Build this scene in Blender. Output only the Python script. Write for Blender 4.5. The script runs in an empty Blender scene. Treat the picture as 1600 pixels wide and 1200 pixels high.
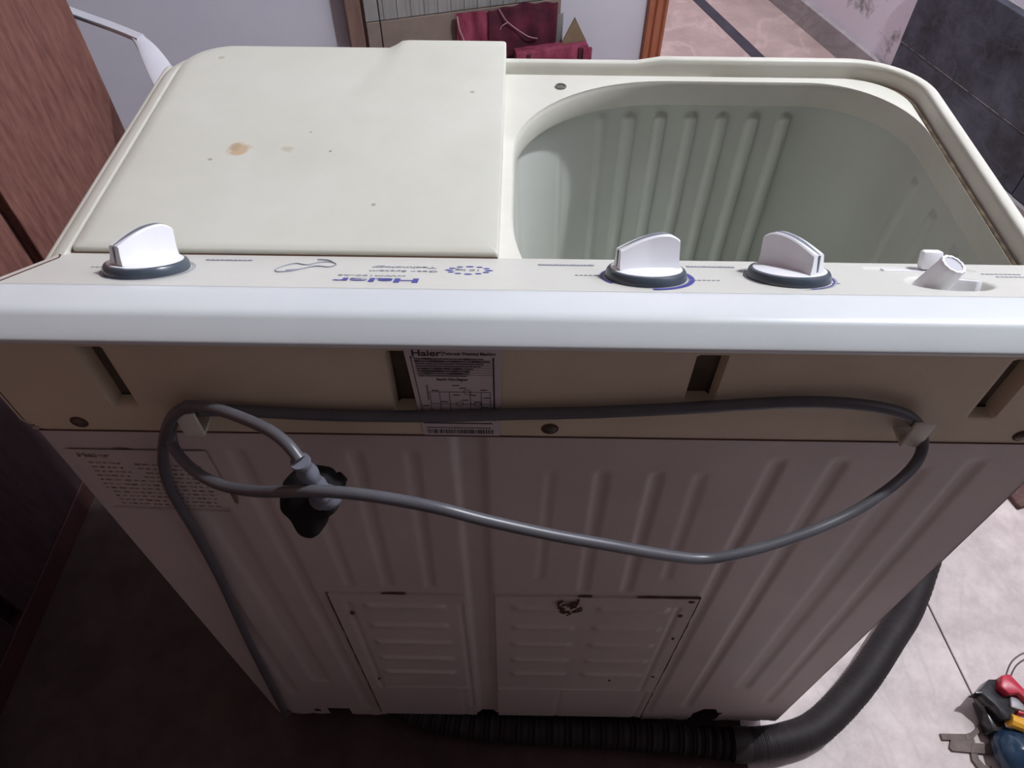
import bpy, bmesh, math, random
from math import sin, cos, pi, radians, sqrt
from mathutils import Vector, Matrix
random.seed(7)
S = bpy.context.scene
COL = S.collection

# ------------------------------------------------------------------ camera
PITCH, YAW, ROLL, FPX = 0.8867, -0.0066, 0.0091, 1140.6
cd = bpy.data.cameras.new('camera'); cam = bpy.data.objects.new('camera', cd); COL.objects.link(cam)
d = Vector((sin(YAW)*cos(PITCH), cos(YAW)*cos(PITCH), -sin(PITCH)))
r0 = Vector((cos(YAW), -sin(YAW), 0)); u0 = r0.cross(d)
rr = cos(ROLL)*r0 + sin(ROLL)*u0; uu = -sin(ROLL)*r0 + cos(ROLL)*u0
cam.matrix_world = Matrix(((rr.x, uu.x, -d.x, -0.0277), (rr.y, uu.y, -d.y, -0.3282), (rr.z, uu.z, -d.z, 1.2887), (0, 0, 0, 1)))
cd.sensor_width = 36; cd.lens = 36*FPX/1600; cd.clip_start = 0.02
S.camera = cam

# ------------------------------------------------------------------ light
w = bpy.data.worlds.new('world'); S.world = w; w.use_nodes = True
w.node_tree.nodes['Background'].inputs[0].default_value = (1.0, 0.80, 0.84, 1)
w.node_tree.nodes['Background'].inputs[1].default_value = 0.085
def lamp(name, loc, power, color, radius):
    l = bpy.data.lights.new(name, 'POINT'); l.energy = power; l.color = color; l.shadow_soft_size = radius
    o = bpy.data.objects.new(name, l); COL.objects.link(o); o.location = loc
    return o
lamp('ceiling_bulb', (1.21, 0.62, 2.70), 172, (0.92, 0.96, 1.0), 0.035)
lamp('hallway_fill', (0.12, 3.55, 2.6), 120, (1.0, 0.92, 0.95), 0.06)  # added fill lamp out of view, brightens the hallway wall and floor
S.view_settings.view_transform = 'Standard'; S.view_settings.look = 'None'
S.view_settings.exposure = 0.0; S.view_settings.gamma = 1.0
try: S.view_settings.use_curve_mapping = False
except Exception: pass

# ------------------------------------------------------------------ materials
def mat(name, c, rough=0.5, c2=None, scale=20, amt=0.5, bump=0, bscale=200, metal=0, stretch=(1, 1, 1), spec=0.5, detail=4, contrast=(0.35, 0.65)):
    m = bpy.data.materials.new(name); m.use_nodes = True
    nt = m.node_tree; b = nt.nodes['Principled BSDF']
    b.inputs['Roughness'].default_value = rough; b.inputs['Metallic'].default_value = metal
    b.inputs['Specular IOR Level'].default_value = spec
    b.inputs['Base Color'].default_value = (*c, 1)
    tc = nt.nodes.new('ShaderNodeTexCoord'); mp = nt.nodes.new('ShaderNodeMapping'); mp.inputs['Scale'].default_value = stretch
    nt.links.new(tc.outputs['Object'], mp.inputs['Vector'])
    if c2 is not None:
        n = nt.nodes.new('ShaderNodeTexNoise'); n.inputs['Scale'].default_value = scale; n.inputs['Detail'].default_value = detail
        n.inputs['Roughness'].default_value = 0.65
        nt.links.new(mp.outputs[0], n.inputs['Vector'])
        rp = nt.nodes.new('ShaderNodeValToRGB')
        rp.color_ramp.elements[0].position = contrast[0]; rp.color_ramp.elements[1].position = contrast[1]
        rp.color_ramp.elements[0].color = (*c, 1)
        rp.color_ramp.elements[1].color = (*[a*(1-amt)+b2*amt for a, b2 in zip(c, c2)], 1)
        nt.links.new(n.outputs['Fac'], rp.inputs[0]); nt.links.new(rp.outputs[0], b.inputs['Base Color'])
    if bump:
        n2 = nt.nodes.new('ShaderNodeTexNoise'); n2.inputs['Scale'].default_value = bscale; n2.inputs['Detail'].default_value = 3
        nt.links.new(mp.outputs[0], n2.inputs['Vector'])
        bp = nt.nodes.new('ShaderNodeBump'); bp.inputs['Strength'].default_value = bump; bp.inputs['Distance'].default_value = 0.002
        nt.links.new(n2.outputs['Fac'], bp.inputs['Height']); nt.links.new(bp.outputs[0], b.inputs['Normal'])
    return m
def spots(m, lst):
    """stains with their own fixed place: (x, y, z, radius, colour, strength)"""
    nt = m.node_tree; b = nt.nodes['Principled BSDF']
    src = b.inputs['Base Color'].links[0].from_socket
    tc = nt.nodes.new('ShaderNodeTexCoord')
    no = nt.nodes.new('ShaderNodeTexNoise'); no.inputs['Scale'].default_value = 90; no.inputs['Detail'].default_value = 4
    nt.links.new(tc.outputs['Object'], no.inputs['Vector'])
    for x, y, z, r, c, k in lst:
        v = nt.nodes.new('ShaderNodeVectorMath'); v.operation = 'DISTANCE'; v.inputs[1].default_value = (x, y, z)
        nt.links.new(tc.outputs['Object'], v.inputs[0])
        ad = nt.nodes.new('ShaderNodeMath'); ad.operation = 'MULTIPLY_ADD'; ad.inputs[1].default_value = r*1.7; ad.inputs[2].default_value = -r*0.85
        nt.links.new(no.outputs['Fac'], ad.inputs[0])
        ad2 = nt.nodes.new('ShaderNodeMath'); ad2.operation = 'ADD'
        nt.links.new(ad.outputs[0], ad2.inputs[0]); nt.links.new(v.outputs['Value'], ad2.inputs[1])
        mr = nt.nodes.new('ShaderNodeMapRange'); mr.inputs[1].default_value = r; mr.inputs[2].default_value = r*0.55
        mr.inputs[3].default_value = 0; mr.inputs[4].default_value = k
        nt.links.new(ad2.outputs[0], mr.inputs[0])
        mx = nt.nodes.new('ShaderNodeMixRGB'); mx.inputs[2].default_value = (*c, 1)
        nt.links.new(mr.outputs[0], mx.inputs[0]); nt.links.new(src, mx.inputs[1]); src = mx.outputs[0]
    nt.links.new(src, b.inputs['Base Color'])

CREAM = mat('cream_plastic', (0.60, 0.59, 0.51), 0.42, (0.66, 0.65, 0.58), 9, 1, 0.03, 600)
LIDM = mat('lid_plastic', (0.59, 0.59, 0.505), 0.45, (0.64, 0.64, 0.565), 7, 1, 0.03, 500)
spots(LIDM, [(-0.285, 0.258, .903, .0125, (0.50, 0.33, 0.17), .75), (-0.290, 0.262, .903, .007, (0.38, 0.25, 0.14), .6),
             (-0.240, 0.261, .903, .006, (0.42, 0.36, 0.22), .5), (-0.306, 0.243, .903, .003, (0.2, .16, .12), .6),
             (-0.200, 0.258, .903, .0022, (0.15, .13, .1), .8), (-0.224, 0.289, .903, .0022, (0.2, .18, .15), .6),
             (-0.150, 0.180, .903, .0022, (0.15, .13, .1), .6), (-0.075, .365, .903, .0030, (0.2, .18, .15), .6), (-0.345, .429, .903, .004, (0.35, .28, .15), .5)])
BACKPL = mat('yellowed_plastic', (0.58, 0.49, 0.365), 0.55, (0.63, 0.535, 0.40), 12, 1, 0.1, 600)
CONS = mat('console_white_plastic', (0.60, 0.63, 0.645), 0.35, (0.64, 0.67, 0.68), 9, 1, 0.03, 700)
PANEL = mat('console_panel_film', (0.60, 0.595, 0.545), 0.38, (0.64, 0.635, 0.585), 10, 1, 0.05, 700)
TUBM = mat('tub_plastic', (0.58, 0.60, 0.55), 0.42, (0.63, 0.65, 0.60), 6, 1, 0.03, 500)
METAL = mat('painted_steel', (0.50, 0.43, 0.42), 0.5, (0.56, 0.485, 0.47), 5, 1, 0.1, 500)
RUST = mat('rust', (0.075, 0.035, 0.022), 0.85, (0.12, 0.05, 0.03), 60, 1)
KNOBW = mat('knob_white', (0.80, 0.80, 0.84), 0.35, (0.84, 0.84, 0.88), 30, 1)
KNOBG = mat('knob_navy', (0.045, 0.06, 0.085), 0.3, (0.07, 0.09, 0.11), 30, 1)
KNOBI = mat('knob_inlay', (0.14, 0.17, 0.20), 0.4, (0.18, 0.21, 0.24), 40, 1)
INKB = mat('blue_ink', (0.045, 0.05, 0.26), 0.5, (0.06, 0.06, 0.32), 50, 1)
INKG = mat('grey_ink', (0.22, 0.24, 0.30), 0.5, (0.30, 0.31, 0.36), 50, 1)
INKK = mat('black_ink', (0.02, 0.018, 0.02), 0.6, (0.04, 0.03, 0.03), 50, 1)
INKF = mat('faded_brown_ink', (0.17, 0.11, 0.08), 0.7, (0.40, 0.31, 0.27), 120, 1, contrast=(.42,.6))
PAPER = mat('label_paper', (0.52, 0.45, 0.47), 0.6, (0.58, 0.51, 0.52), 25, 1)
LABF = mat('faded_label_film', (0.40, 0.32, 0.25), 0.6, (0.48, 0.40, 0.36), 30, 1)
CABLE = mat('cable_grey', (0.090, 0.088, 0.100), 0.36, (0.11, 0.108, 0.12), 40, 1)
BLACK = mat('black_plastic', (0.006, 0.005, 0.006), 0.7, (0.010, 0.009, 0.010), 40, 1, spec=.2)
DARKIN = mat('dark_interior', (0.03, 0.025, 0.022), 0.8, (0.05, 0.04, 0.035), 20, 1)
HOSE = mat('drain_hose_grey', (0.018, 0.014, 0.016), 0.6, (0.026, 0.021, 0.022), 30, 1, spec=.3)
SCREW = mat('rusty_screw', (0.06, 0.045, 0.035), 0.5, (0.12, 0.09, 0.07), 200, 1, metal=0.4)
STEEL = mat('screw_steel', (0.28, 0.29, 0.24), 0.4, (0.1, 0.1, 0.09), 400, 1, metal=0.7)
DIRT = mat('groove_dirt', (0.06, 0.038, 0.02), 0.9, (0.20, 0.15, 0.09), 70, 1, contrast=(0.45, 0.75))

def marble(name, c, v, vein=6, rough=0.35, warp=2.0, width=0.10, blotch=None, bsc=5, vk=.55):
    m = bpy.data.materials.new(name); m.use_nodes = True; nt = m.node_tree; b = nt.nodes['Principled BSDF']
    b.inputs['Roughness'].default_value = rough
    tc = nt.nodes.new('ShaderNodeTexCoord')
    n0 = nt.nodes.new('ShaderNodeTexNoise'); n0.inputs['Scale'].default_value = bsc; n0.inputs['Detail'].default_value = 8; n0.inputs['Roughness'].default_value = 0.7
    nt.links.new(tc.outputs['Object'], n0.inputs['Vector'])
    r0_ = nt.nodes.new('ShaderNodeValToRGB'); r0_.color_ramp.elements[0].position = .33; r0_.color_ramp.elements[1].position = .67
    r0_.color_ramp.elements[0].color = (*(blotch or [q*.72 for q in c]), 1); r0_.color_ramp.elements[1].color = (*c, 1)
    nt.links.new(n0.outputs['Fac'], r0_.inputs[0])
    n1 = nt.nodes.new('ShaderNodeTexNoise'); n1.inputs['Scale'].default_value = vein; n1.inputs['Detail'].default_value = 6; n1.inputs['Distortion'].default_value = warp
    mp = nt.nodes.new('ShaderNodeMapping'); mp.inputs['Scale'].default_value = (1, .45, 1); mp.inputs['Rotation'].default_value = (0, 0, .6)
    nt.links.new(tc.outputs['Object'], mp.inputs[0]); nt.links.new(mp.outputs[0], n1.inputs['Vector'])
    a = nt.nodes.new('ShaderNodeMath'); a.operation = 'SUBTRACT'; a.inputs[1].default_value = .5; nt.links.new(n1.outputs['Fac'], a.inputs[0])
    ab = nt.nodes.new('ShaderNodeMath'); ab.operation = 'ABSOLUTE'; nt.links.new(a.outputs[0], ab.inputs[0])
    mr = nt.nodes.new('ShaderNodeMapRange'); mr.inputs[1].default_value = 0; mr.inputs[2].default_value = width; mr.inputs[3].default_value = vk; mr.inputs[4].default_value = 0
    nt.links.new(ab.outputs[0], mr.inputs[0])
    mx = nt.nodes.new('ShaderNodeMixRGB'); mx.inputs[2].default_value = (*v, 1)
    nt.links.new(mr.outputs[0], mx.inputs[0]); nt.links.new(r0_.outputs[0], mx.inputs[1]); nt.links.new(mx.outputs[0], b.inputs['Base Color'])
    return m
FLOORT = marble('pale_marble_tile', (0.80, 0.70, 0.675), (0.50, 0.42, 0.41), 7, .55, 1.2, .03, (0.54, 0.455, 0.44), 14, .28)
FLOORP = marble('pink_marble_tile', (0.50, 0.385, 0.37), (0.60, 0.47, 0.45), 4, .4, 2.0, .05, (0.36, 0.27, 0.25), 6)
GROUT = mat('grout', (0.10, 0.07, 0.06), 0.9, (0.16, 0.12, 0.1), 60, 1)
BLKT = marble('black_granite', (0.085, 0.092, 0.130), (0.10, 0.11, 0.15), 14, .55, .5, .03, (0.012, 0.012, 0.018), 8, .35)
BLKS = mat('black_floor_strip', (0.02, 0.02, 0.035), 0.4, (0.04, 0.04, 0.06), 20, 1)
SKIRT = marble('grey_marble_skirting', (0.42, 0.40, 0.42), (0.25, 0.23, 0.25), 8, .4, 2, .08)
WALLW = mat('lilac_white_wall', (0.63, 0.63, 0.71), 0.8, (0.67, 0.67, 0.74), 4, 1, 0.2, 60)
WALLP = mat('peeling_whitewash', (0.82, 0.78, 0.88), 0.9, (0.30, 0.29, 0.31), 9, 1, 0.5, 40, detail=8, contrast=(0.56, 0.66))
WALLD = mat('drab_wall', (0.16, 0.115, 0.105), 0.9, (0.19, 0.14, 0.13), 3, 1, 0.2, 60)
CEIL = mat('ceiling_paint', (0.25, 0.21, 0.21), 0.9, (0.28, 0.24, 0.23), 3, 1)
WOOD = mat('reddish_wood', (0.115, 0.040, 0.032), 0.55, (0.29, 0.135, 0.105), 26, 1, 0.3, 90, stretch=(3, 3, .55), detail=9, contrast=(0.30, 0.72))
WOODD = mat('dark_wood_edge', (0.035, 0.012, 0.014), 0.6, (0.06, 0.02, 0.02), 20, 1)
DOORW = mat('orange_brown_wood', (0.34, 0.105, 0.05), 0.5, (0.42, 0.15, 0.08), 30, 1, stretch=(3, 3, .4))
BROWNW = mat('brown_wood', (0.17, 0.10, 0.08), 0.6, (0.24, 0.15, 0.12), 20, 1, stretch=(3, 3, .4))
GREYC = mat('grey_plastic_sheet', (0.25, 0.25, 0.24), 0.45, (0.34, 0.34, 0.33), 16, 1, stretch=(6, 6, .4))
BROWNP = mat('brown_board', (0.22, 0.175, 0.145), 0.6, (0.27, 0.215, 0.18), 14, 1)
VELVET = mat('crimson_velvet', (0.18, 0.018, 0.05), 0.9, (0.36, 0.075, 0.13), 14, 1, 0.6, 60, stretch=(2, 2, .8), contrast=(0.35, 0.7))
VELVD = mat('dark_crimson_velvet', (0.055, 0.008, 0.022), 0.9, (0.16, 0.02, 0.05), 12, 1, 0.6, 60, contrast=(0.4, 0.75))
FRINGE = mat('pale_pink_thread', (0.45, 0.25, 0.28), 0.9, (0.5, 0.3, 0.33), 60, 1)
CARD = mat('olive_cardboard', (0.20, 0.145, 0.085), 0.8, (0.25, 0.19, 0.12), 30, 1)
CHAIRW = mat('white_plastic_chair', (0.66, 0.66, 0.72), 0.45, (0.70, 0.70, 0.75), 10, 1)
RED = mat('toy_red', (0.50, 0.02, 0.05), 0.35, (0.6, 0.04, 0.07), 30, 1)
YEL = mat('toy_yellow', (0.80, 0.38, 0.03), 0.4, (0.85, 0.45, 0.05), 30, 1)
TBLK = mat('toy_black', (0.012, 0.012, 0.014), 0.25, (0.03, 0.03, 0.035), 80, 1)
TBLU = mat('toy_dark_blue', (0.015, 0.035, 0.07), 0.15, (0.03, 0.06, 0.11), 50, 1)
TGRY = mat('toy_grey', (0.32, 0.30, 0.32), 0.4, (0.4, 0.38, 0.4), 50, 1)
COPPER = mat('wire_brown', (0.12, 0.09, 0.09), 0.5, (0.2, 0.15, 0.14), 80, 1)

# ------------------------------------------------------------------ mesh helpers
def mk(name, verts, faces, m, parent=None, smooth=35, mats=None, midx=None):
    me = bpy.data.meshes.new(name); me.from_pydata([tuple(v) for v in verts], [], faces)
    for q in (mats or [m]): me.materials.append(q)
    if midx: me.polygons.foreach_set('material_index', midx)
    me.update()
    if smooth:
        me.polygons.foreach_set('use_smooth', [True]*len(me.polygons)); me.set_sharp_from_angle(angle=radians(smooth))
    o = bpy.data.objects.new(name, me); COL.objects.link(o)
    if parent: o.parent = parent
    return o
def tag(o, label=None, cat=None, group=None, kind=None):
    for k, v in (('label', label), ('category', cat), ('group', group), ('kind', kind)):
        if v: o[k] = v
    return o
def empty(name, loc=(0, 0, 0), rz=0):
    o = bpy.data.objects.new(name, None); COL.objects.link(o); o.location = loc; o.rotation_euler.z = rz
    o.empty_display_size = .05; return o
class MB:
    def __init__(s): s.v = []; s.f = []
    def add(s, vs, fs):
        n = len(s.v); s.v += [Vector(q) for q in vs]; s.f += [tuple(i+n for i in f) for f in fs]; return s
    def box(s, lo, hi, M=None, bev=0):
        bm = bmesh.new(); bmesh.ops.create_cube(bm, size=1)
        for q in bm.verts: q.co = Vector([(lo[i]+hi[i])/2+q.co[i]*(hi[i]-lo[i]) for i in range(3)])
        if bev: bmesh.ops.bevel(bm, geom=bm.edges[:], offset=bev, segments=2, affect='EDGES', profile=.5)
        if M: bmesh.ops.transform(bm, matrix=M, verts=bm.verts)
        bm.verts.index_update(); s.add([q.co.copy() for q in bm.verts], [[l.index for l in f.verts] for f in bm.faces]); bm.free(); return s
    def loft(s, loops, cap0=False, cap1=False, closed=True, M=None):
        n = len(loops[0]); vs = [Vector(p) for L in loops for p in L]
        if M: vs = [M@q for q in vs]
        fs = []
        for k in range(len(loops)-1):
            for i in range(n if closed else n-1):
                j = (i+1) % n; fs.append((k*n+i, k*n+j, (k+1)*n+j, (k+1)*n+i))
        if cap0: fs.append(tuple(range(n-1, -1, -1)))
        if cap1: fs.append(tuple((len(loops)-1)*n+i for i in range(n)))
        return s.add(vs, fs)
    def lathe(s, prof, M=None, n=40, squash=1):
        loops = [[(r*cos(2*pi*i/n), r*squash*sin(2*pi*i/n), z) for i in range(n)] for r, z in prof]
        return s.loft(loops, prof[0][0] > 1e-6, prof[-1][0] > 1e-6, M=M)
    def tube(s, pts, r, n=12, M=None, sub=0, caps=True):
        P = [Vector(p) for p in pts]
        if sub: P = catmull(P, sub)
        R = r if callable(r) else (lambda t: r)
        t0 = (P[1]-P[0]).normalized(); up = Vector((0, 0, 1)) if abs(t0.z) < .9 else Vector((1, 0, 0))
        a = t0.cross(up).normalized(); loops = []
        for i, p in enumerate(P):
            t = (P[min(i+1, len(P)-1)]-P[max(i-1, 0)]).normalized()
            a = (a - t*a.dot(t)).normalized(); b = t.cross(a); q = R(i/(len(P)-1))
            loops.append([p + q*(cos(2*pi*k/n)*a + sin(2*pi*k/n)*b) for k in range(n)])
        return s.loft(loops, caps, caps, M=M)
    def prism(s, pts, z0, z1, M=None, bev=0):
        bm = bmesh.new(); vs = [bm.verts.new((x, y, z0)) for x, y in pts]; f = bm.faces.new(vs)
        ex_ = bmesh.ops.extrude_face_region(bm, geom=[f]); bmesh.ops.translate(bm, vec=(0, 0, z1-z0), verts=[q for q in ex_['geom'] if isinstance(q, bmesh.types.BMVert)])
        bmesh.ops.recalc_face_normals(bm, faces=bm.faces)
        if bev: bmesh.ops.bevel(bm, geom=bm.edges[:], offset=bev, segments=2, affect='EDGES', profile=.5)
        if M: bmesh.ops.transform(bm, matrix=M, verts=bm.verts)
        bm.verts.index_update(); s.add([q.co.copy() for q in bm.verts], [[l.index for l in g.verts] for g in bm.faces]); bm.free(); return s
    def build(s, name, m, parent=None, smooth=35):
        return mk(name, s.v, s.f, m, parent, smooth)
def catmull(P, sub):
    out = []
    for i in range(len(P)-1):
        p0, p1, p2, p3 = P[max(i-1, 0)], P[i], P[i+1], P[min(i+2, len(P)-1)]
        for k in range(sub):
            t = k/sub
            out.append(.5*((2*p1)+(p2-p0)*t+(2*p0-5*p1+4*p2-p3)*t*t+(3*p1-p0-3*p2+p3)*t**3))
    out.append(P[-1]); return out
def rrect(x0, x1, y0, y1, rad, z=0, nc=14, ns=24):
    """loop, counter-clockwise from the near-right corner; rad = 4 (rx, ry): near-right, far-right, far-left, near-left"""
    R = [q if isinstance(q, tuple) else (q, q) for q in rad]
    C = [(x1-R[0][0], y0+R[0][1], -90), (x1-R[1][0], y1-R[1][1], 0), (x0+R[2][0], y1-R[2][1], 90), (x0+R[3][0], y0+R[3][1], 180)]
    pts = []
    for i, (cx, cy, a0) in enumerate(C):
        for k in range(nc+1):
            a = radians(a0+90*k/nc); pts.append(Vector((cx+R[i][0]*cos(a), cy+R[i][1]*sin(a), z)))
        j = (i+1) % 4; a = radians(C[j][2])
        e = Vector((C[j][0]+R[j][0]*cos(a), C[j][1]+R[j][1]*sin(a), z)); b = pts[-1].copy()
        for k in range(1, ns): pts.append(b.lerp(e, k/ns))
    return pts
def sst(a, b, x):
    t = max(0, min(1, (x-a)/(b-a))); return t*t*(3-2*t)
def grid(xs, ys, fn, skip=None):
    vs = [fn(x, y) for y in ys for x in xs]; n = len(xs); fs = []
    for j in range(len(ys)-1):
        for i in range(n-1):
            if skip and skip((xs[i]+xs[i+1])/2, (ys[j]+ys[j+1])/2): continue
            fs.append((j*n+i, j*n+i+1, (j+1)*n+i+1, (j+1)*n+i))
    return vs, fs
def lin(a, b, n): return [a+(b-a)*i/(n-1) for i in range(n)]
DG = bpy.context.evaluated_depsgraph_get
def text(name, s, size, m, M, parent, thick=0.0001, width=None, bold=0.0):
    cu = bpy.data.curves.new('t', 'FONT'); cu.body = s; cu.size = size; cu.extrude = thick; cu.align_x = 'CENTER'; cu.align_y = 'CENTER'; cu.offset = bold
    o = bpy.data.objects.new('t', cu); COL.objects.link(o); me = bpy.data.meshes.new_from_object(o.evaluated_get(DG()))
    bpy.data.objects.remove(o)
    if width:
        xs = [q.co.x for q in me.vertices]; k = width/(max(xs)-min(xs)); c = (max(xs)+min(xs))/2
        for q in me.vertices: q.co.x = (q.co.x-c)*k
    me.transform(M); me.materials.clear(); me.materials.append(m)
    q = bpy.data.objects.new(name, me); COL.objects.link(q); q.parent = parent; return q

# ------------------------------------------------------------------ room (turned 17.5 degrees against the machine)
RA = radians(17.5); EX = Vector((cos(RA), sin(RA), 0)); EY = Vector((-sin(RA), cos(RA), 0))
RM = Matrix.Rotation(RA, 4, 'Z')
def rbox(a0, a1, b0, b1, z0, z1, bev=0): return MB().box((a0, b0, z0), (a1, b1, z1), RM, bev)
def struct(o): o['kind'] = 'structure'; return o
A0, A1, B0, BW, BF, H = -1.9, 1.762, -2.0, 1.97, 4.6, 3.05
floor = struct(rbox(A0, A1, B0, BF, -.06, -.004).build('floor', GROUT, smooth=0))
struct(rbox(A0, 1.035, BW, BW+.12, -.004, H).build('wall_back', WALLW, smooth=0))
struct(rbox(A1, A1+.12, B0, BF, -.004, H).build('wall_right', WALLP, smooth=0))
struct(rbox(A0, A1, BF, BF+.12, -.004, H).build('wall_hallway', WALLP, smooth=0))
# door lining post with grooves
jp = MB()
pr = [(1.035, 1.95), (1.035, 2.09), (1.105, 2.09), (1.105, 1.955), (1.094, 1.95), (1.088, 1.957), (1.082, 1.957), (1.078, 1.95), (1.062, 1.95), (1.058, 1.957), (1.052, 1.957), (1.048, 1.95)]
jp.prism(pr, -.004, 2.1, RM); jp.box((1.035, 1.95, 2.1), (A1, 2.09, 2.18), RM)
dj = struct(jp.build('door_1', DOORW, smooth=0))
# stone skirting along the hallway wall
struct(rbox(A1-.022, A1, 1.551, BF, -.003, .082, .002).build('baseboard_right', SKIRT, smooth=0))
struct(rbox(A1-.05, A1, B0, 1.549, -.003, .035, .002).build('baseboard_near', SKIRT, smooth=0))
# tall dado of black granite slabs, two courses
dado = struct(rbox(A1-.012, A1-.001, B0, 1.545, .035, .425).build('trim_1', SKIRT, smooth=0))
for row, (z0, z1) in enumerate(((.037, .187), (.191, .424))):
    b = 1.55; k = 0
    while b > -1.6:
        wd = .62 if (k or row == 0) else .80
        o = rbox(A1-.035-.002*((k+row) % 2), A1-.012, b-wd+.003, b, z0, z1, .0025).build('granite_slab', BLKT, dado, smooth=0); b -= wd; k += 1

rbox(A1-.0362, A1-.0121, B0, 1.5495, .1872, .1908).build('joint', mat('pale_joint', (.30, .30, .31), .8, (.10, .10, .12), 30, 1, contrast=(.42, .6)), dado, smooth=0)
def clip(poly, n, c):
    out = []
    for i in range(len(poly)):
        p, q = poly[i], poly[(i+1) % len(poly)]; dp, dq = p.dot(n)-c, q.dot(n)-c
        if dp <= 0: out.append(p)
        if dp*dq < 0: out.append(p.lerp(q, dp/(dp-dq)))
    return out
def tile(poly, m, h=0.0):
    if len(poly) < 3: return
    c = sum(poly, Vector((0, 0, 0)))/len(poly)
    area = sum(poly[i].x*poly[(i+1) % len(poly)].y-poly[(i+1) % len(poly)].x*poly[i].y for i in range(len(poly)))/2
    if abs(area) < .01: return
    ins = [c+(p-c)*(1-.0022/max(.05, (p-c).length)) for p in poly]; n = len(poly)
    vs = [Vector((p.x, p.y, -.004)) for p in ins]+[Vector((p.x, p.y, h-.0008)) for p in ins]+[Vector((c.x+(p.x-c.x)*.996, c.y+(p.y-c.y)*.996, h)) for p in ins]
    fs = [(i, (i+1) % n, n+(i+1) % n, n+i) for i in range(n)]+[(n+i, n+(i+1) % n, 2*n+(i+1) % n, 2*n+i) for i in range(n)]+[tuple(2*n+i for i in range(n))]
    mk('floor_tile', vs, fs, m, floor, smooth=0)
# near room: 0.6 m marble tiles, their joints run 7 degrees off the machine
ta = radians(7.2); tx = Vector((cos(ta), sin(ta), 0)); ty = Vector((-sin(ta), cos(ta), 0)); org = Vector((.7445, .144, 0))
lims = [(EX, A1-.02), (-EX, -A0), (EY, 1.545), (-EY, -B0)]
TS = .60
for i in range(-6, 5):
    for j in range(-6, 6):
        b = org+tx*(i*TS)+ty*(j*TS-.264)
        poly = [b, b+tx*TS, b+tx*TS+ty*TS, b+ty*TS]
        for n, c in lims: poly = clip(poly, n, c)
        tile(poly, FLOORT, .0006*((i*3+j*5) % 3)/2)
# hallway: pink marble with a black inlay strip
def rq(a0, a1, b0, b1): return [EX*a0+EY*b0, EX*a1+EY*b0, EX*a1+EY*b1, EX*a0+EY*b1]
sa0, sa1 = 1.450, 1.496
for (a0, a1) in ((.55, sa0), (sa1, A1-.02), (-.1, .55), (-.8, -.1), (-1.9, -.8)):
    b = 1.55
    for L in (1.55, .75, .75):
        tile(rq(a0, a1, b, b+L), FLOORP); b += L
for b in (1.55, 2.60, 3.45): tile(rq(sa0, sa1, b, b+(1.05 if b < 2 else .82)), BLKS)

# ------------------------------------------------------------------ washing machine
WM = empty('washing_machine'); tag(WM, 'cream twin tub washing machine seen from behind and above, wash lid off', 'washing machine')
# steel cabinet: two sides and front
cab = MB()
outer = [(-.400, 0.0), (-.400, .425), (-.385, .44), (.385, .44), (.400, .425), (.400, 0.0)]
inner = [(-.398, .002), (-.398, .424), (-.384, .438), (.384, .438), (.398, .424), (.398, .002)]
L = [[Vector((x, y, z)) for x, y in P] for P, z in ((outer, .045), (outer, .822), (inner, .822), (inner, .045), (outer, .045))]
cab.loft(L, closed=False)
cab.build('cabinet', METAL, WM, 40)
# back panel: pressed steel height field
def groove(u, w): return math.exp(-(u/w)**4)
RIBS = [  # x top, x bottom, half width, z bottom, z top, depth
    (-.157, -.162, .0055, .533, .800, .0030), (-.111, -.1165, .0050, .533, .800, .0030), (-.203, -.203, .005, .533, .770, .0022),
    (.0035, .001, .004, .56, .773, .0015), (.0465, .0495, .0055, .527, .773, .0030), (.0925, .0965, .0055, .527, .773, .0030), (.129, .134, .005, .56, .772, .0015),
    (.187, .187, .0060, .07, .795, .0030), (.237, .243, .0065, .10, .797, .0030), (.302, .304, .010, .20, .788, .0030), (.346, .358, .0065, .13, .800, .0030),
    (-.254, -.250, .0065, .07, .80, .0032), (-.300, -.300, .012, .20, .79, .0032), (-.346, -.352, .0065, .14, .80, .0022)]
def back_y(x, z):
    y = 0.0
    for xt, xb, hw, z0, z1, dp in RIBS:
        t = (z1-z)/(z1-z0); xc = xt+(xb-xt)*max(0, min(1, t))
        if abs(x-xc) < hw*2.2:
            y += .75*dp*groove(x-xc, hw)*sst(z0-.004, z0+.008, z)*(1-sst(z1-.012, z1+.004, z))
    # central full height channel
    y += .0045*sst(-.079, -.072, x)*(1-sst(-.056, -.048, x))
    # lower skirt step
    return y
def back_skip(x, z):
    if .257 < x-(z-.03)*.10 < .300 and z < .075+.02*sst(.26, .275, x)*(1-sst(.29, .30, x)): return True
    if -.318 < x < -.283 and z < .068: return True
    if (x+.335)**2+(z-.056)**2 < .0062**2: return True
    if -.228 < x < .182 and z < .058: return True
    if z < .036+.003*sin(x*160)*sin(x*47): return True
    return False
xs = lin(-.400, .400, 321); zs = lin(.028, .8215, 318)
v, f = grid(xs, zs, lambda x, z: Vector((x, back_y(x, z)+.0005, z)), back_skip)
bp_ = mk('back_panel', v, f, METAL, WM, 60)
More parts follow.
